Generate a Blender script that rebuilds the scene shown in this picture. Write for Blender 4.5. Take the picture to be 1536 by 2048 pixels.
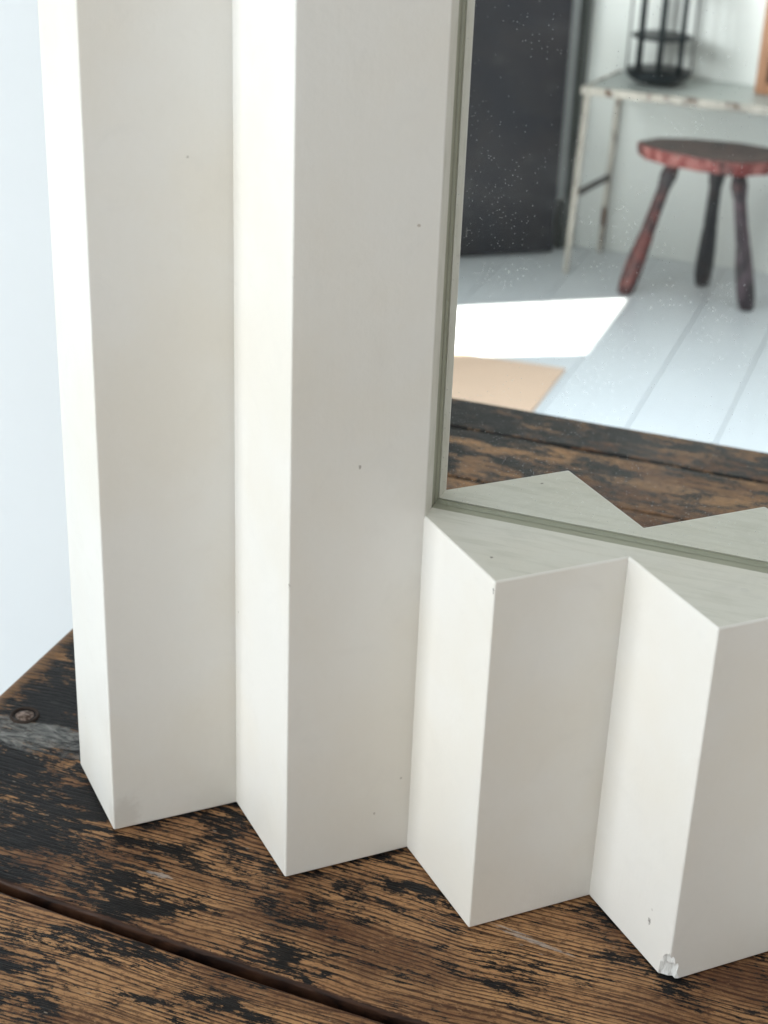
import bpy, bmesh, math, random
from mathutils import Vector, Matrix, noise
random.seed(7)
S = bpy.context.scene
for o in list(bpy.data.objects): bpy.data.objects.remove(o)
K = 0.1          # one unit below is 10 cm
ZT = 8.0         # height of the table top above the floor, in units
def W(x, y, z): return Vector((x*K, y*K, (z+ZT)*K))      # z = 0 is the table top
R = math.radians

# ------------------------------------------------------------------ camera
cd = bpy.data.cameras.new('camera'); cam = bpy.data.objects.new('camera', cd); S.collection.objects.link(cam)
S.camera = cam
o_ = (4.15348932, -6.68356116, 5.51649761)
F_ = Vector((-0.29766631, 0.84338565, -0.44732026)); R_ = Vector((0.93621032, 0.3495802, 0.03610981)); U_ = Vector((-0.1868288, 0.40803717, 0.8936446))
M = Matrix((R_, U_, -F_)).transposed().to_4x4(); M.translation = W(*o_)
cam.matrix_world = M
cd.sensor_fit = 'AUTO'; cd.sensor_width = 36; cd.lens = 3273.57/2048*36
cd.clip_start = 0.02; cd.clip_end = 100
cd.dof.use_dof = True; cd.dof.focus_distance = 0.80; cd.dof.aperture_fstop = 13

# ------------------------------------------------------------------ light
w = bpy.data.worlds.new('World'); S.world = w; w.use_nodes = True
bg = w.node_tree.nodes['Background']; bg.inputs[0].default_value = (1.0, 0.965, 0.935, 1); bg.inputs[1].default_value = 0.52
def area(name, loc, rot, sx, sy, power, col):
    l = bpy.data.lights.new(name, 'AREA'); l.shape = 'RECTANGLE'; l.size = sx*K; l.size_y = sy*K
    l.energy = power; l.color = col
    o = bpy.data.objects.new(name, l); o.location = W(*loc); o.rotation_euler = rot; S.collection.objects.link(o); return o
# daylight through the window on the left, beside the table
area('window_light', (-9.8, -13, 3.2), (0, R(-90), 0), 13, 11, 26.5, (0.90, 0.965, 1.0))
# cool fill lamp, added to brighten the floor in the middle of the room
sk = area('floor_fill', (-1, -21, 17.5), (0, 0, 0), 14, 12, 4.6, (0.74, 0.87, 1.0)); sk.data.spread = R(45)
# sky light through the tall opening, falling towards the far wall
d0 = Vector((1, -.95, .12)).normalized()
fl = area('opening_light', (-9.7, -25.6, 3.5), d0.to_track_quat('-Z', 'Y').to_euler(), 4, 6, 10, (0.95, 0.98, 1.0)); fl.data.spread = R(85)
# sun through the narrow opening further along the left wall
sd = Vector((1, -0.62, -2.2)).normalized()
sl = bpy.data.lights.new('sunlight', 'SPOT'); sl.energy = 16000; sl.color = (1.0, 0.96, 0.88); sl.spot_size = R(12); sl.spot_blend = 0.05; sl.shadow_soft_size = 0.03
so = bpy.data.objects.new('sunlight', sl); S.collection.objects.link(so)
so.location = W(*(Vector((-10, -26.0, 1.5)) - sd*80)); so.rotation_euler = sd.to_track_quat('-Z', 'Y').to_euler()
vs = S.view_settings; vs.view_transform = 'Standard'; vs.look = 'None'; vs.gamma = 1; vs.use_curve_mapping = False; vs.exposure = 0.35

# ------------------------------------------------------------------ material helpers
class NT:
    def __init__(s, name):
        s.m = bpy.data.materials.new(name); s.m.use_nodes = True; s.t = s.m.node_tree; s.b = s.t.nodes['Principled BSDF']
        s.tc = s.t.nodes.new('ShaderNodeTexCoord')
    def n(s, k, **kw):
        x = s.t.nodes.new(k)
        for a, v in kw.items(): setattr(x, a, v)
        return x
    def L(s, a, b): s.t.links.new(a, b)
    def put(s, inp, v):
        if hasattr(v, 'is_linked') or hasattr(v, 'links'): s.L(v, inp)
        else: inp.default_value = v
    def mapv(s, sc, loc=(0, 0, 0), rot=(0, 0, 0), src=None):
        x = s.n('ShaderNodeMapping'); x.inputs['Scale'].default_value = sc; x.inputs['Location'].default_value = loc; x.inputs['Rotation'].default_value = rot
        s.L(src or s.tc.outputs['Object'], x.inputs['Vector']); return x.outputs[0]
    def noise(s, v, scale=1, detail=4, rough=.5, dist=0):
        x = s.n('ShaderNodeTexNoise'); s.L(v, x.inputs['Vector']); x.inputs['Scale'].default_value = scale; x.inputs['Detail'].default_value = detail
        x.inputs['Roughness'].default_value = rough; x.inputs['Distortion'].default_value = dist; return x.outputs[0]
    def math(s, op, a, b=0.0, c=None, clamp=False):
        x = s.n('ShaderNodeMath', operation=op, use_clamp=clamp); s.put(x.inputs[0], a); s.put(x.inputs[1], b)
        if c is not None: s.put(x.inputs[2], c)
        return x.outputs[0]
    def step(s, v, a, b, lo=0.0, hi=1.0, smooth=True):
        x = s.n('ShaderNodeMapRange'); x.interpolation_type = 'SMOOTHSTEP' if smooth else 'LINEAR'
        s.put(x.inputs[0], v); x.inputs[1].default_value = a; x.inputs[2].default_value = b; x.inputs[3].default_value = lo; x.inputs[4].default_value = hi; return x.outputs[0]
    def mix(s, f, a, b):
        x = s.n('ShaderNodeMix', data_type='RGBA'); s.put(x.inputs[0], f)
        for i, v in ((6, a), (7, b)): s.put(x.inputs[i], (*v, 1) if isinstance(v, tuple) else v)
        return x.outputs[2]
    def bump(s, h, st=.3, d=.001, prev=None):
        x = s.n('ShaderNodeBump'); s.put(x.inputs['Height'], h); x.inputs['Strength'].default_value = st; x.inputs['Distance'].default_value = d
        if prev: s.L(prev, x.inputs['Normal'])
        s.L(x.outputs[0], s.b.inputs['Normal']); return x.outputs[0]
    def xyz(s):
        x = s.n('ShaderNodeSeparateXYZ'); s.L(s.tc.outputs['Object'], x.inputs[0]); return x.outputs
    def voro(s, v, scale, rnd=1.0, feat='F1'):
        x = s.n('ShaderNodeTexVoronoi', feature=feat); s.L(v, x.inputs['Vector']); x.inputs['Scale'].default_value = scale; x.inputs['Randomness'].default_value = rnd; return x
    def base(s, c): s.put(s.b.inputs['Base Color'], (*c, 1) if isinstance(c, tuple) else c)
    def rough(s, r): s.put(s.b.inputs['Roughness'], r)

def simple(name, col, rough=.5, var=.12, sc=8, bump=0, metal=0):
    m = NT(name); v = m.mapv((sc, sc, sc)); n = m.noise(v, 1, 6, .6)
    m.base(m.mix(n, tuple(c*(1-var) for c in col), tuple(min(1, c*(1+var)) for c in col)))
    m.rough(rough); m.b.inputs['Metallic'].default_value = metal
    if bump: m.bump(n, bump, .002)
    return m.m

# ---- white paint of the mirror frame: slightly soiled, fine orange peel, odd specks and faint scratches
def paint(name, col, dirt, dscale, streak=0.0):
    m = NT(name); v = m.mapv((1, 1, 1))
    big = m.noise(v, 9, 4, .55); mid = m.noise(v, 45, 5, .6, .6)
    c = m.mix(m.step(big, .38, .68), col, tuple(a*b for a, b in zip(col, (.98, .96, .925))))
    c = m.mix(m.math('MULTIPLY', m.step(mid, .52, .78), dirt), c, tuple(a*.72 for a in col))
    if streak:
        st = m.noise(m.mapv((30, 220, 60), rot=(0, 0, R(-12))), 1, 5, .6, .3)
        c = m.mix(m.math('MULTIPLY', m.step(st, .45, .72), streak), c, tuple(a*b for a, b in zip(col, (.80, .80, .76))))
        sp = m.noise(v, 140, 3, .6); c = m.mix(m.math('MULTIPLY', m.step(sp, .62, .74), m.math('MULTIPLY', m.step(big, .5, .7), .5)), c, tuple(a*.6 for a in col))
    vo = m.voro(v, dscale); rc = m.n('ShaderNodeSeparateColor'); m.L(vo.outputs['Color'], rc.inputs[0])
    dot = m.math('MULTIPLY', m.math('LESS_THAN', vo.outputs['Distance'], .028), m.math('GREATER_THAN', rc.outputs[0], .45))
    dot = m.math('MULTIPLY', dot, m.math('MULTIPLY', rc.outputs[1], .35))
    c = m.mix(dot, c, (.16, .13, .10))
    # the few marks one can point at: dots, nicks and a smudge at the foot of the first ridge
    for sx, sy, sz, rr, sq, k, cc in ((3.366, -.351, .232, .020, .55, .9, (.10, .08, .07)), (1.928, -.069, 3.427, .016, 1, .6, (.25, .17, .11)), (1.753, -.239, 2.295, .013, .7, .7, (.18, .14, .11)),
            (.845, -.15, 3.614, .013, 1, .6, (.22, .19, .15)), (1.856, -.139, .278, .014, 1, .5, (.25, .2, .15)), (.545, -.44, .075, .085, .7, .38, (.34, .27, .21)), (2.419, -.263, 1.981, .016, 1, .9, (.12, .10, .08)),
            (2.495, -.478, 1.93, .013, .4, .8, (.12, .11, .10)), (1.505, -.480, 1.73, .010, .3, .7, (.3, .26, .22)), (.50, -.48, 4.36, .010, .3, .7, (.3, .26, .22))):
        vs_ = m.mapv((10, 10, 10*sq), loc=(-(sx-5), -sy, -sz*sq)); ln_ = m.n('ShaderNodeVectorMath', operation='LENGTH'); m.L(vs_, ln_.inputs[0])
        dd_ = m.math('ADD', ln_.outputs['Value'], m.math('MULTIPLY', m.math('SUBTRACT', m.noise(v, 900 if rr < .05 else 260, 3, .6), .5), rr*1.3))
        dd_ = m.math('MULTIPLY', dd_, 2.1 if rr < .05 else 1.0)
        c = m.mix(m.step(dd_, rr*1.4, rr*.45, 0, k*(.8 if rr < .05 else .55)), c, cc)
    # hairline scratches: long thin cells
    wv = m.noise(m.mapv((4, 4, 4)), 1, 2); 
    sv = m.voro(m.mapv((26, 26, 3.2), rot=(.25, .4, .2)), 1.0); sc2 = m.n('ShaderNodeSeparateColor'); m.L(sv.outputs['Color'], sc2.inputs[0])
    scr = m.math('MULTIPLY', m.math('LESS_THAN', sv.outputs['Distance'], .055), m.math('GREATER_THAN', sc2.outputs[0], .80))
    c = m.mix(m.math('MULTIPLY', scr, .35), c, (.60, .58, .54))
    m.base(c)
    m.rough(m.step(mid, .3, .7, .42, .56)); m.b.inputs['IOR'].default_value = 1.45
    h = m.math('ADD', m.math('MULTIPLY', m.noise(v, 260, 3, .5), .35), m.math('MULTIPLY', mid, .5)); h = m.math('ADD', h, big)
    br = m.noise(m.mapv((55, 55, 3.5)), 1, 4, .6); h = m.math('ADD', h, m.math('MULTIPLY', br, .55)); h = m.math('SUBTRACT', h, m.math('MULTIPLY', dot, 1.5)); h = m.math('SUBTRACT', h, m.math('MULTIPLY', scr, .5))
    m.bump(h, .42, .0009)
    return m.m
PAINT = paint('white_paint', (.81, .786, .748), .10, 38)
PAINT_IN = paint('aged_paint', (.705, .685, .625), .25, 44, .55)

def chipmat():
    m = NT('chipped_plaster'); v = m.mapv((1, 1, 1))
    n = m.noise(m.mapv((260, 260, 60)), 1, 4, .6); m.base(m.mix(n, (.70, .69, .66), (.86, .86, .85))); m.rough(.8); m.bump(n, .7, .002); return m.m
CHIP = chipmat()

# ---- worn table wood, object origin at table corner area; grain along x, everything in metres
def woodmat(name, seed=0.0, worn=0.0, nosing=False):
    m = NT(name); X, Y, Z = m.xyz()
    u = m.mapv((10, 10, 10), loc=(seed*7.3, seed*3.1, seed))          # in units of 10 cm
    wob = m.noise(m.mapv((1, 1, 1), src=u), .55, 3, .5)
    # growth lines, slightly wandering
    wy = m.math('ADD', m.math('MULTIPLY', wob, .22), 0)
    cx = m.n('ShaderNodeSeparateXYZ'); m.L(u, cx.inputs[0]); U = cx.outputs
    yw = m.math('ADD', U[1], wy)
    # local jitter so lines break up
    jit = m.noise(m.mapv((5, 20, 16), src=u), 1, 5, .65)
    yj = m.math('ADD', yw, m.math('MULTIPLY', jit, .022))
    cy = m.n('ShaderNodeCombineXYZ'); m.L(m.math('MULTIPLY', U[0], 2.2), cy.inputs[0]); m.L(m.math('MULTIPLY', yj, 52), cy.inputs[1]); m.L(U[2], cy.inputs[2])
    g1 = m.noise(cy.outputs[0], 1, 2.5, .6)
    cy2 = m.n('ShaderNodeCombineXYZ'); m.L(m.math('MULTIPLY', U[0], 12), cy2.inputs[0]); m.L(m.math('MULTIPLY', yj, 120), cy2.inputs[1]); m.L(U[2], cy2.inputs[2])
    g2 = m.noise(cy2.outputs[0], 1, 4, .65)
    cy3 = m.n('ShaderNodeCombineXYZ'); m.L(m.math('MULTIPLY', U[0], .25), cy3.inputs[0]); m.L(m.math('MULTIPLY', yj, 4), cy3.inputs[1]); m.L(U[2], cy3.inputs[2])
    g0 = m.noise(cy3.outputs[0], 1, 3, .5)
    wood = m.mix(m.step(g0, .3, .7), (.56, .305, .138), (.35, .175, .078))
    fine = m.noise(m.mapv((14, 70, 30), src=u), 1, 5, .7)
    wood = m.mix(m.math('MULTIPLY', m.step(fine, .35, .75), .55), wood, (.40, .235, .125))
    wav = m.math('SINE', m.math('ADD', m.math('MULTIPLY', yj, 205), m.math('MULTIPLY', g0, 26)))
    dash = m.noise(m.mapv((2.6, 30, 10), src=u), 1, 4, .6)
    wl = m.step(m.math('ADD', wav, m.math('MULTIPLY', m.math('SUBTRACT', dash, .5), 3.6)), .15, .75)
    line = m.math('MAXIMUM', m.math('MULTIPLY', wl, m.step(g1, .30, .55, .45, 1.0)), m.math('MULTIPLY', m.step(g1, .54, .64), .8))
    wood = m.mix(m.math('MULTIPLY', line, .90), wood, (.050, .023, .013))
    wood = m.mix(m.math('MULTIPLY', m.step(g2, .55, .68), .75), wood, (.055, .027, .017))
    tone = m.noise(m.mapv((.9, 1.6, 1), loc=(5, 2, 0), src=u), 1, 4, .55)
    wood = m.mix(m.math('MULTIPLY', m.step(tone, .40, .66), .82), wood, (.070, .026, .014))
    sp_ = m.noise(m.mapv((20, 46, 12), loc=(3, 1, 2), src=u), 1, 6, .75)
    wood = m.mix(m.math('MULTIPLY', m.step(sp_, .50, .62), .70), wood, (.060, .026, .017))
    wood = m.mix(m.math('MULTIPLY', m.step(sp_, .42, .34), .45), wood, (.50, .30, .16))
    # remains of black finish: large areas broken along the grain
    p1 = m.noise(m.mapv((1.9, 4.6, 1), loc=(2.2, .7, 0), src=u), 1, 3, .6, .5)
    p2 = m.noise(m.mapv((5.5, 17, 3), src=u), 1, 8, .76, .15)
    p3 = m.noise(m.mapv((24, 42, 10), src=u), 1, 4, .7)
    f = m.math('ADD', m.math('MULTIPLY', p1, 1.0), m.math('MULTIPLY', p2, 1.0))
    f = m.math('ADD', f, m.math('MULTIPLY', g1, .22)); f = m.math('ADD', f, m.math('MULTIPLY', p3, .46))
    f = m.math('ADD', f, m.math('MULTIPLY', g2, .30)); f = m.math('ADD', f, m.math('MULTIPLY', line, .07))
    # more of the finish survives at the left end, less in front
    bias = m.step(X, -.08, .24, .20, .015)
    # a strongly weathered patch along the back left, thinner finish to the front
    bias = m.math('ADD', bias, m.step(Y, -.09, .02, 0, .05))
    f = m.math('ADD', f, bias)
    if nosing: f = m.math('ADD', f, .15)
    mask = m.step(f, 1.585 + worn, 1.675 + worn)
    blk = m.mix(m.step(m.noise(m.mapv((5, 9, 5), src=u), 1, 5, .7), .42, .74), (.0045, .004, .0045), (.015, .013, .013))
    blk = m.mix(m.math('MULTIPLY', m.step(fine, .58, .72), .5), blk, (.075, .052, .040))
    col = m.mix(mask, wood, blk)
    # bare red-brown sides of the groove between the front boards
    xu, yu = m.math('MULTIPLY', X, 10), m.math('MULTIPLY', Y, 10)
    gg = m.math('ADD', m.math('MULTIPLY', m.math('MINIMUM', xu, 3.2), -.085), m.math('MULTIPLY', m.math('POWER', m.math('MINIMUM', m.math('MAXIMUM', xu, 0), 3.2), 2), .013))
    gd = m.math('ABSOLUTE', m.math('SUBTRACT', yu, m.math('ADD', gg, -1.075)))
    gd = m.math('ADD', gd, m.math('MULTIPLY', m.math('SUBTRACT', p3, .5), .03))
    col = m.mix(m.step(gd, .054, .040), col, m.mix(m.step(g1, .35, .65), (.010, .004, .003), (.060, .026, .014)))
    # pale dusty specks
    vo = m.voro(m.mapv((9, 22, 9), src=u), 1); rr = m.n('ShaderNodeSeparateColor'); m.L(vo.outputs['Color'], rr.inputs[0])
    spk = m.math('MULTIPLY', m.math('LESS_THAN', vo.outputs['Distance'], .10), m.math('GREATER_THAN', rr.outputs[0], .80))
    col = m.mix(m.math('MULTIPLY', spk, .6), col, (.36, .28, .22))
    # two pale scratches where the wood was knocked
    for fx, fy, rx, ry, rz in ((.894, -.704, .09, .022, 0), (2.84, -.44, .22, .018, -.12), (2.70, -.40, .13, .010, -.12)):
        ex = m.math('DIVIDE', m.math('SUBTRACT', xu, fx), rx); ey = m.math('DIVIDE', m.math('SUBTRACT', m.math('SUBTRACT', yu, fy), m.math('MULTIPLY', m.math('SUBTRACT', xu, fx), rz)), ry)
        er = m.math('ADD', m.math('MULTIPLY', ex, ex), m.math('MULTIPLY', ey, ey)); er = m.math('ADD', er, m.math('MULTIPLY', sp_, 3.4))
        col = m.mix(m.step(er, 2.6, 1.8, 0, .6), col, (.46, .42, .39))
    # grey scuffed strip near the left end
    sn = m.noise(m.mapv((2.4, 6, 2), loc=(1, 3, 0), src=u), 1, 6, .72, 1.2)
    yb = m.math('SUBTRACT', Y, m.math('MULTIPLY', X, .10))
    band = m.math('MULTIPLY', m.step(yb, -.012, .010), m.step(yb, .036, .026)); band = m.math('MULTIPLY', band, m.step(X, .04, -.03))
    gm = m.step(m.math('ADD', sn, m.math('MULTIPLY', band, .30)), .66, .76); gm = m.math('MULTIPLY', gm, band)
    gcol = m.mix(m.step(m.noise(m.mapv((6, 16, 4), src=u), 1, 6, .75, 1.5), .36, .66), (.050, .053, .055), (.33, .32, .30))
    col = m.mix(m.math('MULTIPLY', gm, .93), col, gcol)
    # worn bare arris at the left end
    ae = m.math('ADD', X, m.math('MULTIPLY', sn, .034))
    arr = m.math('MULTIPLY', m.step(ae, -.049, -.057), m.math('SUBTRACT', 1, m.math('MULTIPLY', line, .6)))
    col = m.mix(m.math('MULTIPLY', arr, .85), col, (.27, .135, .055))
    m.base(col)
    r = m.math('ADD', m.math('MULTIPLY', mask, -.14), .54); r = m.math('ADD', r, m.math('MULTIPLY', m.math('SUBTRACT', p2, .5), .35)); m.rough(r)
    edgem = m.step(gd, .075, .05)
    h = m.math('ADD', m.math('MULTIPLY', line, -.55), m.math('MULTIPLY', g2, -.35)); h = m.math('ADD', h, m.math('MULTIPLY', mask, .45)); h = m.math('ADD', h, m.math('MULTIPLY', fine, .3))
    m.bump(m.math('MULTIPLY', h, m.math('SUBTRACT', 1, m.math('MULTIPLY', edgem, .8))), .6, .0011)
    m.b.inputs['Specular IOR Level'].default_value = .2
    return m.m

def mirrormat():
    m = NT('mirror_silver'); m.base((.87, .885, .865)); m.b.inputs['Metallic'].default_value = 1; m.rough(.0)
    v = m.mapv((1, 1, 1)); d = m.n('ShaderNodeBsdfDiffuse'); d.inputs[0].default_value = (.8, .82, .82, 1)
    clump = m.step(m.noise(v, 22, 5, .7), .42, .64, .12, 1.0)
    X, Y, Z = m.xyz(); clump = m.math('MULTIPLY', clump, m.step(X, -.28, -.10, 1.0, .72))
    tot = None
    for sc, r, th, k in ((330, .12, .26, .85), (700, .20, .14, .6), (190, .075, .45, 1.0)):
        vo = m.voro(m.mapv((1, 1, 1), loc=(sc*.01, .3, .1)), sc); rc = m.n('ShaderNodeSeparateColor'); m.L(vo.outputs['Color'], rc.inputs[0])
        rad = m.math('MULTIPLY', rc.outputs[1], r)
        q = m.math('MULTIPLY', m.math('LESS_THAN', vo.outputs['Distance'], rad), m.math('GREATER_THAN', rc.outputs[0], m.math('SUBTRACT', 1.0, m.math('MULTIPLY', clump, 1-th)) ))
        q = m.math('MULTIPLY', q, k); tot = q if tot is None else m.math('MAXIMUM', tot, q)
    # short wiping marks, all in one direction
    vo = m.voro(m.mapv((210, 210, 34), rot=(0, R(32), 0)), 1); rc = m.n('ShaderNodeSeparateColor'); m.L(vo.outputs['Color'], rc.inputs[0])
    q = m.math('MULTIPLY', m.math('LESS_THAN', vo.outputs['Distance'], .10), m.math('GREATER_THAN', rc.outputs[0], m.math('SUBTRACT', 1.18, m.math('MULTIPLY', clump, .30))))
    tot = m.math('MAXIMUM', tot, m.math('MULTIPLY', q, .35))
    tot = m.math('ADD', m.math('MULTIPLY', tot, .5), m.math('MULTIPLY', m.step(m.noise(m.mapv((9, 9, 30), rot=(0, R(32), 0)), 1, 6, .65), .45, .8), .05)); tot = m.math('ADD', tot, .012)
    mx = m.n('ShaderNodeMixShader'); m.L(tot, mx.inputs[0]); m.L(m.b.outputs[0], mx.inputs[1]); m.L(d.outputs[0], mx.inputs[2])
    m.L(mx.outputs[0], m.t.nodes['Material Output'].inputs['Surface']); return m.m

# ------------------------------------------------------------------ object helpers
def link(name, me, parent=None, loc=None):
    o = bpy.data.objects.new(name, me); S.collection.objects.link(o)
    if parent: o.parent = parent
    if loc is not None: o.location = loc
    return o
def tag(o, label=None, cat=None, group=None, kind=None):
    for k, v in (('label', label), ('category', cat), ('group', group), ('kind', kind)):
        if v: o[k] = v
    return o
def thing(name, base, label, cat, **kw):
    return tag(link(name, None, loc=W(*base)), label, cat, **kw)
class B:
    """collects geometry in scene units, builds one mesh relative to a base point"""
    def __init__(s, base=(0, 0, -ZT)): s.bm = bmesh.new(); s.o = W(*base)
    def v(s, x, y, z): return s.bm.verts.new(W(x, y, z) - s.o)
    def poly(s, pts, mi=0):
        f = s.bm.faces.new([s.v(*p) for p in pts]); f.material_index = mi; return f
    def box(s, x0, x1, y0, y1, z0, z1, bev=0):
        vs = [s.v(x, y, z) for z in (z0, z1) for y in (y0, y1) for x in (x0, x1)]
        fs = [s.bm.faces.new([vs[i] for i in q]) for q in ((0, 2, 3, 1), (4, 5, 7, 6), (0, 1, 5, 4), (2, 6, 7, 3), (0, 4, 6, 2), (1, 3, 7, 5))]
        if bev:
            es = list({e for f in fs for e in f.edges}); bmesh.ops.bevel(s.bm, geom=es, offset=bev*K, segments=2, affect='EDGES', profile=.5)
    def lathe(s, prof, a, b, n=24, wob=0):
        """profile [(t, r)] along the axis from a to b"""
        A, Bv = W(*a)-s.o, W(*b)-s.o; d = (Bv-A).normalized(); p = d.orthogonal().normalized(); q = d.cross(p)
        rings = []
        for t, r in prof:
            c = A.lerp(Bv, t); rr = r*K
            rings.append([s.bm.verts.new(c + (p*math.cos(k*2*math.pi/n) + q*math.sin(k*2*math.pi/n))*rr*(1+wob*math.sin(3*t*9+k))) for k in range(n)])
        for i in range(len(rings)-1):
            for k in range(n):
                s.bm.faces.new([rings[i][k], rings[i][(k+1) % n], rings[i+1][(k+1) % n], rings[i+1][k]])
        s.bm.faces.new(rings[0][::-1]); s.bm.faces.new(rings[-1])
    def tube(s, a, b, r, n=10): s.lathe([(0, r), (1, r)], a, b, n)
    def prism(s, pts, z0, z1, bev=0):
        lo = [s.v(x, y, z0) for x, y in pts]; hi = [s.v(x, y, z1) for x, y in pts]; n = len(pts)
        fs = [s.bm.faces.new(lo[::-1]), s.bm.faces.new(hi)] + [s.bm.faces.new([lo[i], lo[(i+1) % n], hi[(i+1) % n], hi[i]]) for i in range(n)]
        if bev:
            es = list({e for f in fs for e in f.edges}); bmesh.ops.bevel(s.bm, geom=es, offset=bev*K, segments=2, affect='EDGES', profile=.5)
    def ring(s, c, R0, r, n=40, m=8):
        vs = []
        for i in range(n):
            a = 2*math.pi*i/n
            vs.append([s.v(c[0]+(R0+r*math.cos(b))*math.cos(a), c[1]+(R0+r*math.cos(b))*math.sin(a), c[2]+r*math.sin(b)) for b in [2*math.pi*j/m for j in range(m)]])
        for i in range(n):
            for j in range(m): s.bm.faces.new([vs[i][j], vs[(i+1) % n][j], vs[(i+1) % n][(j+1) % m], vs[i][(j+1) % m]])
    def build(s, name, mats, parent=None, smooth=False, normals=True):
        if normals: bmesh.ops.recalc_face_normals(s.bm, faces=s.bm.faces)
        me = bpy.data.meshes.new(name); s.bm.to_mesh(me); s.bm.free()
        for mm in (mats if isinstance(mats, (list, tuple)) else [mats]): me.materials.append(mm)
        if smooth: me.polygons.foreach_set('use_smooth', [True]*len(me.polygons))
        o = link(name, me, parent)
        if not parent: o.location = s.o
        return o
def autosmooth(o, ang=35):
    me = o.data; me.polygons.foreach_set('use_smooth', [True]*len(me.polygons))
    bm = bmesh.new(); bm.from_mesh(me)
    for e in bm.edges:
        e.smooth = not (len(e.link_faces) == 2 and e.calc_face_angle(0) > R(ang))
    bm.to_mesh(me); bm.free()

# ------------------------------------------------------------------ the setting
XL, YF, YB, XR = -10.0, -36.1, 2.3, 16.0
def floormat():
    m = NT('painted_floorboards'); X, Y, Z = m.xyz()
    n = m.noise(m.mapv((1, 1, 1)), 3, 5, .6); g = m.noise(m.mapv((40, 2.5, 1)), 1, 5, .6)
    c = m.mix(n, (.66, .70, .735), (.74, .775, .80)); c = m.mix(m.math('MULTIPLY', m.step(g, .5, .8), .15), c, (.55, .58, .60))
    m.base(c); m.rough(m.step(n, .3, .7, .30, .42)); m.bump(g, .15, .001); return m.m
fm = floormat()
b = B((0, 0, -ZT)); pitch = 1.86; x = -1.6 - 6*pitch
while x < XR:
    xa, xb = max(x, XL-.5)+.007, min(x+pitch, XR)-.007
    if xb > xa: b.box(xa, xb, YF-.3, YB+.3, -ZT-.3, -ZT+random.uniform(-.006, 0), bev=.02)
    x += pitch
b.box(XL-.5, XR, YF-.3, YB+.3, -ZT-.6, -ZT-.305)
tag(b.build('floor', fm), kind='structure')
wallm = simple('wall_plaster', (.80, .83, .805), .75, .03, 6, .15)
wallb = simple('wall_plaster_white', (.84, .865, .89), .8, .025, 9, .25)
b = B((0, YF, -ZT)); b.box(XL-.5, XR, YF-1, YF-.001, -ZT+.002, 18); tag(b.build('wall_front', wallm), kind='structure')
b = B((0, YB, -ZT)); b.box(XL-.5, XR, YB, YB+1, -ZT+.002, 18); tag(b.build('wall_back', wallb), kind='structure')
b = B((0, 0, 18)); b.box(XL-.5, XR, YF-.3, YB+.3, 18.001, 18.4); tag(b.build('ceiling', wallm), kind='structure')
# left wall with a window beside the table and a tall narrow opening near the far end
b = B((XL, 0, -ZT))
SY0, SY1, SZ = -27.93, -24.03, -ZT+6.74*2.2
def lw(y0, y1, z0, z1): b.box(XL-.6, XL, y0, y1, z0, z1)
lw(YF+.001, SY0, -ZT+.002, 18); lw(SY0, SY1, SZ, 18); lw(SY1, -19, -ZT+.002, 18); lw(-19, -7, -ZT+.002, -3); lw(-19, -7, 13, 18); lw(-7, YB, -ZT+.002, 18)
bmesh.ops.remove_doubles(b.bm, verts=b.bm.verts, dist=1e-6)
tag(b.build('wall_left', wallm), kind='structure')

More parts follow.
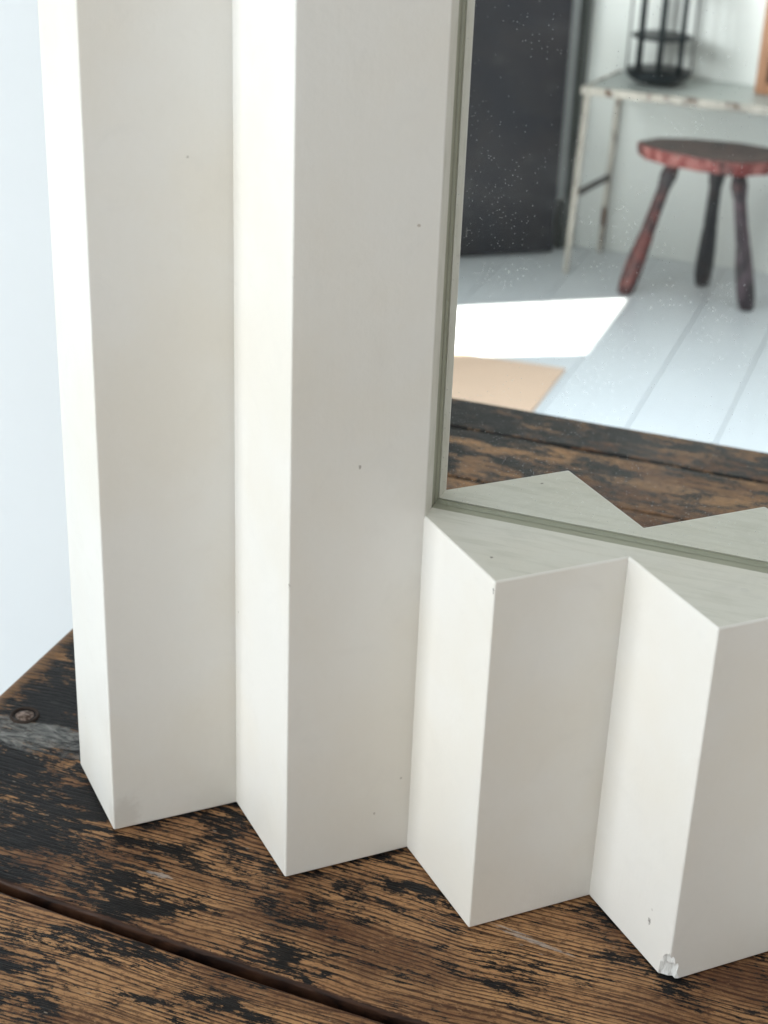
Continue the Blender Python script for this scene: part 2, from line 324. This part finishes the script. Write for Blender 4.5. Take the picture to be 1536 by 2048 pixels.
# ------------------------------------------------------------------ wooden table
T = thing('wooden_table', (0, 0, -ZT), 'old plank table of worn brown wood with patches of black finish, under the mirror', 'table')
TX0, TX1 = -.80, 13.0
TH = .32
def plank(y0, y1, seed, worn=0.0, nosing=False, round_front=False):
    b = B((0, 0, 0)); nx, ny = 260, 14; rr = .032
    rows = []
    ys = [y1, y1-.012, y1-.03] + [y1-.05 + (y0+.05-(y1-.05))*k/8 for k in range(9)] + [y0+.03, y0+.012, y0]
    def zprof(y, x):
        d = min(abs(y-y0), abs(y1-y)); z = 0
        r0 = .16 if (round_front and abs(y-y0) < abs(y1-y)) else rr
        if d < r0: z = -(r0 - math.sqrt(max(0, r0*r0-(r0-d)**2)))*(.75 if r0 < .1 else 1)
        return z
    if round_front: ys = ys[:11] + [y0+.16, y0+.12, y0+.08, y0+.05, y0+.025, y0+.008, y0]
    xs = [TX0, TX0+.006, TX0+.02] + [TX0+.05+(TX1-TX0-.05)*(k/nx) for k in range(nx+1)]
    for y in ys:
        row = []
        for x in xs:
            edge = 1 if (abs(y-y0) < .06 or abs(y-y1) < .06) else 0
            w = noise.noise(Vector((x*1.3, y0*3, seed)))*.020 + noise.noise(Vector((x*7, y0, seed+5)))*.006
            G = .11-.085*x+.013*x*x if x < 3.2 else -.029
            if abs(y+1.185) < .1: w = w*.35 + G
            yy = y + (w*edge if (y0 > -5.8 or abs(y-y1) < .06) else 0)
            z = zprof(y, x); dx = x-TX0
            if dx < .05: z -= .05*(1-math.sqrt(max(0, 1-(1-dx/.05)**2)))
            xx = x + (noise.noise(Vector((y*2.2, 3, seed)))*.022 + noise.noise(Vector((y*9, 8, seed)))*.007 if dx < .06 else 0)
            z += noise.noise(Vector((x*.9, y*1.1, seed)))*.004
            row.append(b.v(xx, yy, z))
        rows.append(row)
    for i in range(len(rows)-1):
        for k in range(len(xs)-1): b.bm.faces.new([rows[i][k], rows[i][k+1], rows[i+1][k+1], rows[i+1][k]])
    # sides and underside
    def low(v): return b.bm.verts.new((v.co.x, v.co.y, v.co.z-TH*K+.0))
    per = rows[0] + [r[-1] for r in rows[1:]] + rows[-1][-2::-1] + [r[0] for r in rows[-2:0:-1]]
    lows = [low(v) for v in per]; n = len(per)
    for i in range(n): b.bm.faces.new([per[i], per[(i+1) % n], lows[(i+1) % n], lows[i]])
    b.bm.faces.new(lows)
    o = b.build('plank', woodmat('worn_wood', seed, worn, nosing), T); autosmooth(o, 50)
    o.location = (0, 0, ZT*K); return o
plank(-1.156, 2.15, 0.0)
plank(-4.20, -1.214, 3.7, .0)
plank(-5.14, -4.215, 5.9, -.06)
plank(-5.86, -5.155, 8.2, 0, True, True)
dkw = simple('dark_table_timber', (.045, .028, .02), .6, .4, 30, .2)
b = B((0, 0, -ZT)); b.box(-.3, 12.6, -5.5, 1.8, -1.5, -.345); b.box(-.2, 12.4, -5.3, 1.6, -1.6, -1.45)
b.build('apron', dkw, T)
for x, y in ((-.2, -5.4), (11.6, -5.4), (-.2, .9), (11.6, .9)):
    b = B((0, 0, -ZT)); b.box(x, x+.8, y, y+.8, -ZT, -1.62, bev=.04); b.build('leg', dkw, T)
# nail in its hollow near the left end
def nailmat():
    m = NT('rusty_nail'); n = m.noise(m.mapv((1, 1, 1)), 420, 4, .6); m.base(m.mix(m.step(n, .4, .62), (.07, .038, .025), (.30, .22, .18))); m.rough(.5); m.b.inputs['Metallic'].default_value = .3; m.bump(n, .6, .001); return m.m
b = B((0, 0, -ZT)); b.lathe([(0, .066), (.3, .066), (.7, .055), (1, .02)], (-.523, .292, -.03), (-.523, .292, .012), 20, .04)
o = b.build('nail', nailmat(), T, True)
ringm = simple('nail_hollow', (.030, .016, .010), .8, .3, 100, .3)
b = B((0, 0, -ZT)); b.ring((-.523, .292, -.002), .078, .012, 28, 6); b.build('nail_rim', ringm, o, True)

# ------------------------------------------------------------------ mirror with zigzag frame
NR, D, BK, YM, HT, TOPB = 10, -.482, .108, .167, 12.0, 10.0
HS = 1.981; OL, OR = 2, 8
MIR = thing('zigzag_mirror', (5, 0, 0), 'tall mirror in a white frame of folded zigzag ridges, standing on the worn wooden table', 'mirror')
base = (5, 0, 0)
b = B(base)
vc = {}
def vv(x, y, z):
    k = (round(x, 4), round(y, 4), round(z, 4))
    if k not in vc: vc[k] = b.v(*k)
    return vc[k]
def face(pts, mi=0):
    f = b.bm.faces.new([vv(*p) for p in pts]); f.material_index = mi; return f
V = lambda k, z: (k if k else .04, 0 if k else -.03, z)
if True:
    A = lambda k, z: (k+.502, D, z)
    def seg(k, z0, z1, vl=None, vr=None):
        # vl / vr: extra heights on the valley edges
        l = [V(k, z0)] ; l += [A(k, z0), A(k, z1), V(k, z1)] + [V(k, z) for z in (vl or [])]
        face(l)
        r = [A(k, z0), V(k+1, z0)] + [V(k+1, z) for z in (vr or [])] + [V(k+1, z1), A(k, z1)]
        face(r)
    for k in range(NR):
        if k < OL: seg(k, 0, HT, None, [HS, TOPB] if k == OL-1 else None)
        elif k < OR: seg(k, 0, HS); seg(k, TOPB, HT)
        else: seg(k, 0, HT, [TOPB, HS] if k == OR else None, None)
    zz = [p for k in range(NR) for p in (V(k, 0), A(k, 0))] + [V(NR, 0)]
    face([V(0, 0), (.04, BK, 0), (NR, BK, 0)] + zz[:0:-1])                       # bottom
    zt = [(x, y, HT) for x, y, _ in zz]; face(zt + [(NR, BK, HT), (.04, BK, HT)])    # top
    face([(.04, BK, 0), V(0, 0), V(0, HT), (.04, BK, HT)]); face([V(NR, 0), (NR, BK, 0), (NR, BK, HT), V(NR, HT)])
    # sill and head of the opening
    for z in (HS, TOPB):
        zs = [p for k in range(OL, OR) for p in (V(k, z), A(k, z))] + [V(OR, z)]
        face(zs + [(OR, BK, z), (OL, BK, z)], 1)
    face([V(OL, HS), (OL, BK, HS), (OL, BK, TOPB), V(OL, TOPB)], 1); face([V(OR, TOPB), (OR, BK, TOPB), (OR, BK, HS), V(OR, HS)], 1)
    # back ring
    xs = (.04, OL, OR, NR); 
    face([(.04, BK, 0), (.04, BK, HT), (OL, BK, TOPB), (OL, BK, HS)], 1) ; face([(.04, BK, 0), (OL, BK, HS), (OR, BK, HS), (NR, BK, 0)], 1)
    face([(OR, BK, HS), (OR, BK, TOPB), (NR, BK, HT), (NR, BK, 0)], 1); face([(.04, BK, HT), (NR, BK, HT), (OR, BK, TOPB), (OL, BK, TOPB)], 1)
bmesh.ops.recalc_face_normals(b.bm, faces=b.bm.faces)
es = [e for e in b.bm.edges if len(e.link_faces) == 2 and e.calc_face_angle(0) > R(20) and not e.is_convex is False and all(v.co.y < BK*K-.0001 or True for v in e.verts) and min(v.co.y for v in e.verts) < BK*K-.0005]
bmesh.ops.bevel(b.bm, geom=es, offset=.012*K, segments=3, affect='EDGES', profile=.55, clamp_overlap=True)
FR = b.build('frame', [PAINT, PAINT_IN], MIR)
MIR.location.z += .0009
# knocked-off corner at the foot of the fourth ridge
cb = bmesh.new(); bmesh.ops.create_icosphere(cb, subdivisions=4, radius=1)
ax = Vector((3.502, D, 0))
for v in cb.verts:
    n = v.co.copy(); q = Vector((n.x*.115, n.y*.07, n.z*.20))
    q *= 1 + .16*noise.noise(Vector((n.x*9, n.y*9, n.z*1.6))) + .10*noise.noise(n*2.5)
    v.co = (Vector((ax.x-.012, ax.y-.012, -.02)) + q)*K - Vector((base[0], 0, 0))*K
cme = bpy.data.meshes.new('chip'); cb.to_mesh(cme); cb.free(); cme.materials.append(CHIP)
co = bpy.data.objects.new('chip', cme); S.collection.objects.link(co); co.parent = MIR
md = FR.modifiers.new('b', 'BOOLEAN'); md.operation = 'DIFFERENCE'; md.object = co; md.solver = 'EXACT'; md.material_mode = 'TRANSFER'
bpy.context.view_layer.update()
dg = bpy.context.evaluated_depsgraph_get(); nm = bpy.data.meshes.new_from_object(FR.evaluated_get(dg), preserve_all_data_layers=True, depsgraph=dg)
FR.modifiers.clear(); FR.data = nm; nm.name = 'frame'
bpy.data.objects.remove(co)
# rebate that holds the glass, the silvered glass itself and the backboard
reb = simple('rebate_olive_paint', (.36, .36, .28), .6, .15, 60)  # dark olive tone of the rebate and the glass edge
b = B(base); e = .0
for x0, x1, z0, z1 in ((OL-.2, OL-.006, HS-.2, TOPB+.2), (OR+.006, OR+.2, HS-.2, TOPB+.2)): b.box(x0, x1, BK+.001, YM+.05, z0, z1)
for z0, z1 in ((HS-.2, HS-.006), (TOPB+.006, TOPB+.2)): b.box(OL-.004, OR+.004, BK+.001, YM+.05, z0, z1)
b.build('rebate', reb, MIR)
b = B(base); b.box(OL-.004, OR+.004, YM, YM+.03, HS-.004, TOPB+.004); b.build('mirror_glass', mirrormat(), MIR)
b = B(base); b.box(.2, NR-.2, YM+.055, YM+.12, .15, HT-.15); b.build('backboard', simple('backboard_ply', (.35, .26, .17), .7, .2, 20), MIR)

# ------------------------------------------------------------------ what the mirror shows
# -- kraft card on the floor
kc = simple('kraft_card', (.66, .475, .35), .7, .05, 14, .1)
b = B((-6.3, -24, -ZT)); n = 12
b.prism([(-9.2, -26.4), (-9.2, -21.6), (-3.62, -21.9), (-3.60, -26.87), (-5.9, -26.75)], -ZT+.012, -ZT+.05, .008)
tag(b.build('cardboard_sheet', kc), 'flat tan cardboard sheet lying on the white floorboards beside the sunlit patch', 'cardboard')

# -- stool
def oldpaint(name, a, c, d, sc=60, th=(.42, .60), rough=.5):
    m = NT(name); n = m.noise(m.mapv((sc, sc, sc*.5)), 1, 5, .65, .6); n2 = m.noise(m.mapv((sc*.35,)*3, loc=(4, 1, 2)), 1, 4, .6)
    k = m.mix(m.step(n, *th), a, c); k = m.mix(m.step(n2, .54, .66), k, d); m.base(k); m.rough(rough); m.bump(n, .4, .002); return m.m
st = thing('milking_stool', (-2, -33, -ZT), 'low three-legged stool with a red rimmed dark seat and turned splayed legs', 'stool')
sb = (-2, -33, -ZT)
outl = [(-3.72, -33.0), (-3.35, -33.6), (-2.5, -33.95), (-1.3, -34.1), (-.45, -33.9), (-.15, -33.35), (-.35, -32.6), (-1.0, -32.06), (-2.0, -32.08), (-2.9, -32.33), (-3.5, -32.66)]
b = B(sb); ol = []
for i, (x, y) in enumerate(outl):
    x2, y2 = outl[(i+1) % len(outl)]; nn = max(3, int(math.hypot(x2-x, y2-y)/.07))
    ol += [(x+(x2-x)*k/nn, y+(y2-y)*k/nn) for k in range(nn)]
prev = None; nl = len(ol)
for f_, z_, am in ((.93, -4.50, 0), (.975, -4.47, .035), (.985, -4.36, .05), (.995, -4.24, .03), (1.0, -4.19, .01), (.99, -4.17, 0)):
    row = []
    for i, (x, y) in enumerate(ol):
        g = 1 - am*(abs(math.sin(i*.55)))**2*.8 - am*noise.noise(Vector((x*3, y*3, z_*2)))*.6
        row.append(b.v(-1.95+(x+1.95)*f_*g, -33+(y+33)*f_*g, z_ + (noise.noise(Vector((x*2, y*2, 4)))*.03 if am == 0 and z_ < -4.4 else 0)))
    if prev:
        for i in range(nl): b.bm.faces.new([prev[i], prev[(i+1) % nl], row[(i+1) % nl], row[i]])
    else: b.bm.faces.new(row[::-1])
    prev = row
b.bm.faces.new(prev); b.build('seat', oldpaint('red_paint', (.19, .030, .028), (.36, .135, .12), (.030, .010, .010), 40), st)
cx, cy = -1.95, -33.0
b = B(sb); b.prism([(cx+(x-cx)*.985, cy+(y-cy)*.98) for x, y in outl], -4.168, -4.145, .006); b.build('seat_top', oldpaint('dark_seat_wear', (.065, .040, .036), (.12, .075, .065), (.03, .02, .02), 30, rough=.4), st)
prof = [(0, .17), (.06, .175), (.08, .20), (.13, .21), (.15, .175), (.17, .19), (.20, .155), (.4, .165), (.5, .18), (.52, .165), (.54, .185), (.7, .22), (.82, .235), (.93, .225), (1, .18)]
legr = oldpaint('leg_red_wear', (.045, .020, .022), (.17, .048, .042), (.012, .009, .013), 22)
legk = oldpaint('leg_black', (.004, .004, .007), (.010, .009, .013), (.02, .01, .01), 30, rough=.35)
legp = oldpaint('leg_mottled', (.014, .010, .014), (.085, .055, .070), (.10, .03, .03), 26, rough=.4)
for a, c, mm in (((-2.72, -32.75, -4.45), (-3.62, -32.8, -ZT), legr), ((-1.72, -33.35, -4.45), (-1.92, -34.4, -ZT), legk), ((-1.12, -32.55, -4.45), (-.52, -32.95, -ZT), legp)):
    b = B(sb); b.lathe(prof, a, c, 20, .03); b.build('leg', mm, st, True)

# -- metal console table at the wall
ct = thing('metal_console', (-1.5, -34.9, -ZT), 'narrow console table of cream metal with rusty worn legs against the plaster wall', 'table'); cb_ = (-1.5, -34.9, -ZT)
def rusty():
    m = NT('worn_cream_metal'); n = m.noise(m.mapv((30, 30, 12)), 1, 6, .65, .5); n2 = m.noise(m.mapv((5, 5, 9), loc=(2, 7, 3)), 1, 3, .5)
    k = m.mix(m.step(n, .35, .7), (.55, .52, .46), (.30, .28, .25)); k = m.mix(m.step(m.math('ADD', n, m.math('MULTIPLY', n2, .7)), .92, 1.0), k, (.11, .055, .03)); m.base(k); m.rough(.5); m.b.inputs['Metallic'].default_value = .2; m.bump(n, .3, .002); return m.m
rm = rusty()
TT = -3.12
b = B(cb_); b.prism([(-5.34, -33.62), (3.0, -33.62), (3.0, -36.08), (-4.97, -36.08)], TT-.02, TT); b.build('tabletop', simple('grey_glass_top', (.42, .46, .44), .35, .08, 12), ct)
b = B(cb_); b.box(-5.40, 3.03, -33.70, -33.58, TT-.18, TT+.015, .02); b.prism([(-5.39, -33.71), (-5.27, -33.71), (-4.90, -36.085), (-5.02, -36.085)], TT-.18, TT+.015, .02); b.box(2.92, 3.04, -36.085, -33.705, TT-.18, TT+.015, .02); b.build('rim', rm, ct)
for x, xx, y in ((-5.26, -5.42, -33.74), (-4.92, -5.04, -35.95), (2.85, 2.85, -33.74), (2.85, 2.85, -35.95)):
    b = B(cb_); b.lathe([(0, .095), (.45, .095), (1, .085)], (x, y, TT-.19), (xx, y, -ZT), 4); b.build('leg', rm, ct)
dm = simple('dark_iron', (.05, .04, .035), .5, .3, 30, .2)
for x, xx in ((-5.36, -5.0), (2.85, 2.85)):
    b = B(cb_); b.prism([(x-.05, -33.83), (x+.06, -33.83), (xx+.06, -35.86), (xx-.05, -35.86)], -5.98, -5.84); b.build('stretcher', dm, ct)

# -- lantern on the console
ln = thing('lantern', (-3.77, -34.95, TT), 'dark blue-green metal lantern with upright bars on a bowl-shaped foot, on the console table', 'lantern')
lb = (-3.77, -34.95, TT); lx, ly = -3.77, -34.95
lm_ = simple('blue_black_metal', (.003, .009, .012), .38, .3, 40, .1, .4)
b = B(lb); b.lathe([(0, .38), (.12, .55), (.45, .75), (.85, .84), (1, .84)], (lx, ly, TT+.017), (lx, ly, TT+.34), 40); b.build('bowl_foot', lm_, ln, True)
for i, a in enumerate((-45, 0, 45, 135, 180, 225)):
    a = R(a+79.2); x, y = lx+.72*math.cos(a), ly+.78*math.sin(a)
    b = B(lb); b.tube((x, y, TT+.34), (x, y, TT+4.2), .072, 10); b.build('bar', lm_, ln, True)
for a in (78, 90, 102, -78, -90, -102):
    a = R(a+79.2); x, y = lx+.82*math.cos(a), ly+.86*math.sin(a)
    b = B(lb); b.tube((x, y, TT+.34), (x, y, TT+4.2), .012, 6); b.build('wire', lm_, ln, True)
for z in (1.15, 2.7, 4.2):
    b = B(lb); b.lathe([(0, .70), (.2, .76), (.8, .76), (1, .70)], (lx, ly, TT+z), (lx, ly, TT+z+.07), 32); b.build('plate', lm_, ln, True)
b = B(lb); b.lathe([(0, .9), (.1, .92), (.5, .5), (.9, .18), (1, .1)], (lx, ly, TT+4.3), (lx, ly, TT+5.3), 32); b.build('cap', lm_, ln, True)

# -- wooden picture frame leaning at the right of the console
pf = thing('picture_frame', (-.2, -35.4, TT), 'brown wooden frame standing upright at the right on the console table', 'frame')
ob = simple('orange_brown_wood', (.34, .17, .09), .5, .3, 12, .1)
b = B((-.2, -35.4, TT)); b.box(-1.32, -1.06, -35.25, -34.95, TT+.02, TT+6, .02); b.box(1.1, 1.36, -35.25, -34.95, TT+.02, TT+6, .02); b.box(-1.055, 1.095, -35.25, -34.95, TT+.02, TT+.3, .02); b.box(-1.055, 1.095, -35.25, -34.95, TT+5.7, TT+6, .02); b.build('border', ob, pf)
b = B((-.2, -35.4, TT)); b.box(-1.07, 1.11, -35.22, -35.12, TT+.28, TT+5.72); b.build('panel', simple('dark_panel', (.10, .055, .035), .6, .3, 10), pf)

# -- dark door standing ajar, and the grey post beside it
dd = thing('door', (-7.2, -34.35, -ZT), 'tall dark slate-coloured door standing ajar left of the console table', 'door')
db = (-7.2, -34.35, -ZT)
def doormat():
    m = NT('slate_door_paint'); n = m.noise(m.mapv((4, 4, 4)), 1, 6, .6, .8); n2 = m.noise(m.mapv((22, 22, 22)), 1, 4, .6)
    k = m.mix(m.step(n, .35, .7), (.018, .020, .028), (.036, .033, .036)); k = m.mix(m.math('MULTIPLY', m.step(n2, .55, .75), .4), k, (.08, .078, .08)); m.base(k); m.rough(.45); m.bump(n, .2, .003); return m.m
p0, p1 = Vector((-9.8, -32.49)), Vector((-6.16, -35.13)); dr = (p1-p0).normalized(); nr = Vector((-dr.y, dr.x))*.35
if nr.y > 0: nr = -nr
b = B(db); b.prism([tuple(p0), tuple(p1), tuple(p1+nr), tuple(p0+nr)], -ZT+.06, 14, .03); b.build('panel', doormat(), dd)
eg = simple('lit_edge_grey', (.20, .215, .215), .5, .15, 20)  # lighter grey puts the light on the door's edge into its colour
q0 = p1+dr*.004; q1 = p1+dr*.22
b = B(db); b.prism([tuple(q0-nr*.02), tuple(q1-nr*.02), tuple(q1+nr), tuple(q0+nr)], -6.5, 14, .02); b.build('edge_strip', eg, dd)
dp = simple('olive_grey_paint', (.085, .095, .088), .55, .2, 16)
b = B((-6.0, -35.9, -ZT)); b.box(-6.22, -5.86, -36.09, -35.7, -ZT, 14, .03)
tag(b.build('door_post', dp), 'olive grey upright post on the wall between the dark door and the console table', 'post')

# -- window in the left wall
wn = thing('window', (XL-.3, -13, -3), 'white window frame in the left wall beside the table', 'window'); wb = (XL-.3, -13, -3)
wf = simple('window_frame_paint', (.78, .78, .76), .4, .04, 10)
b = B(wb)
for y0, y1, z0, z1 in ((-18.99, -18.6, -2.99, 12.99), (-7.4, -7.01, -2.99, 12.99), (-18.59, -7.41, -2.99, -2.6), (-18.59, -7.41, 12.6, 12.99), (-13.15, -12.85, -2.59, 12.59)): b.box(XL-.5, XL-.25, y0, y1, z0, z1, .02)
b.build('frame', wf, wn)
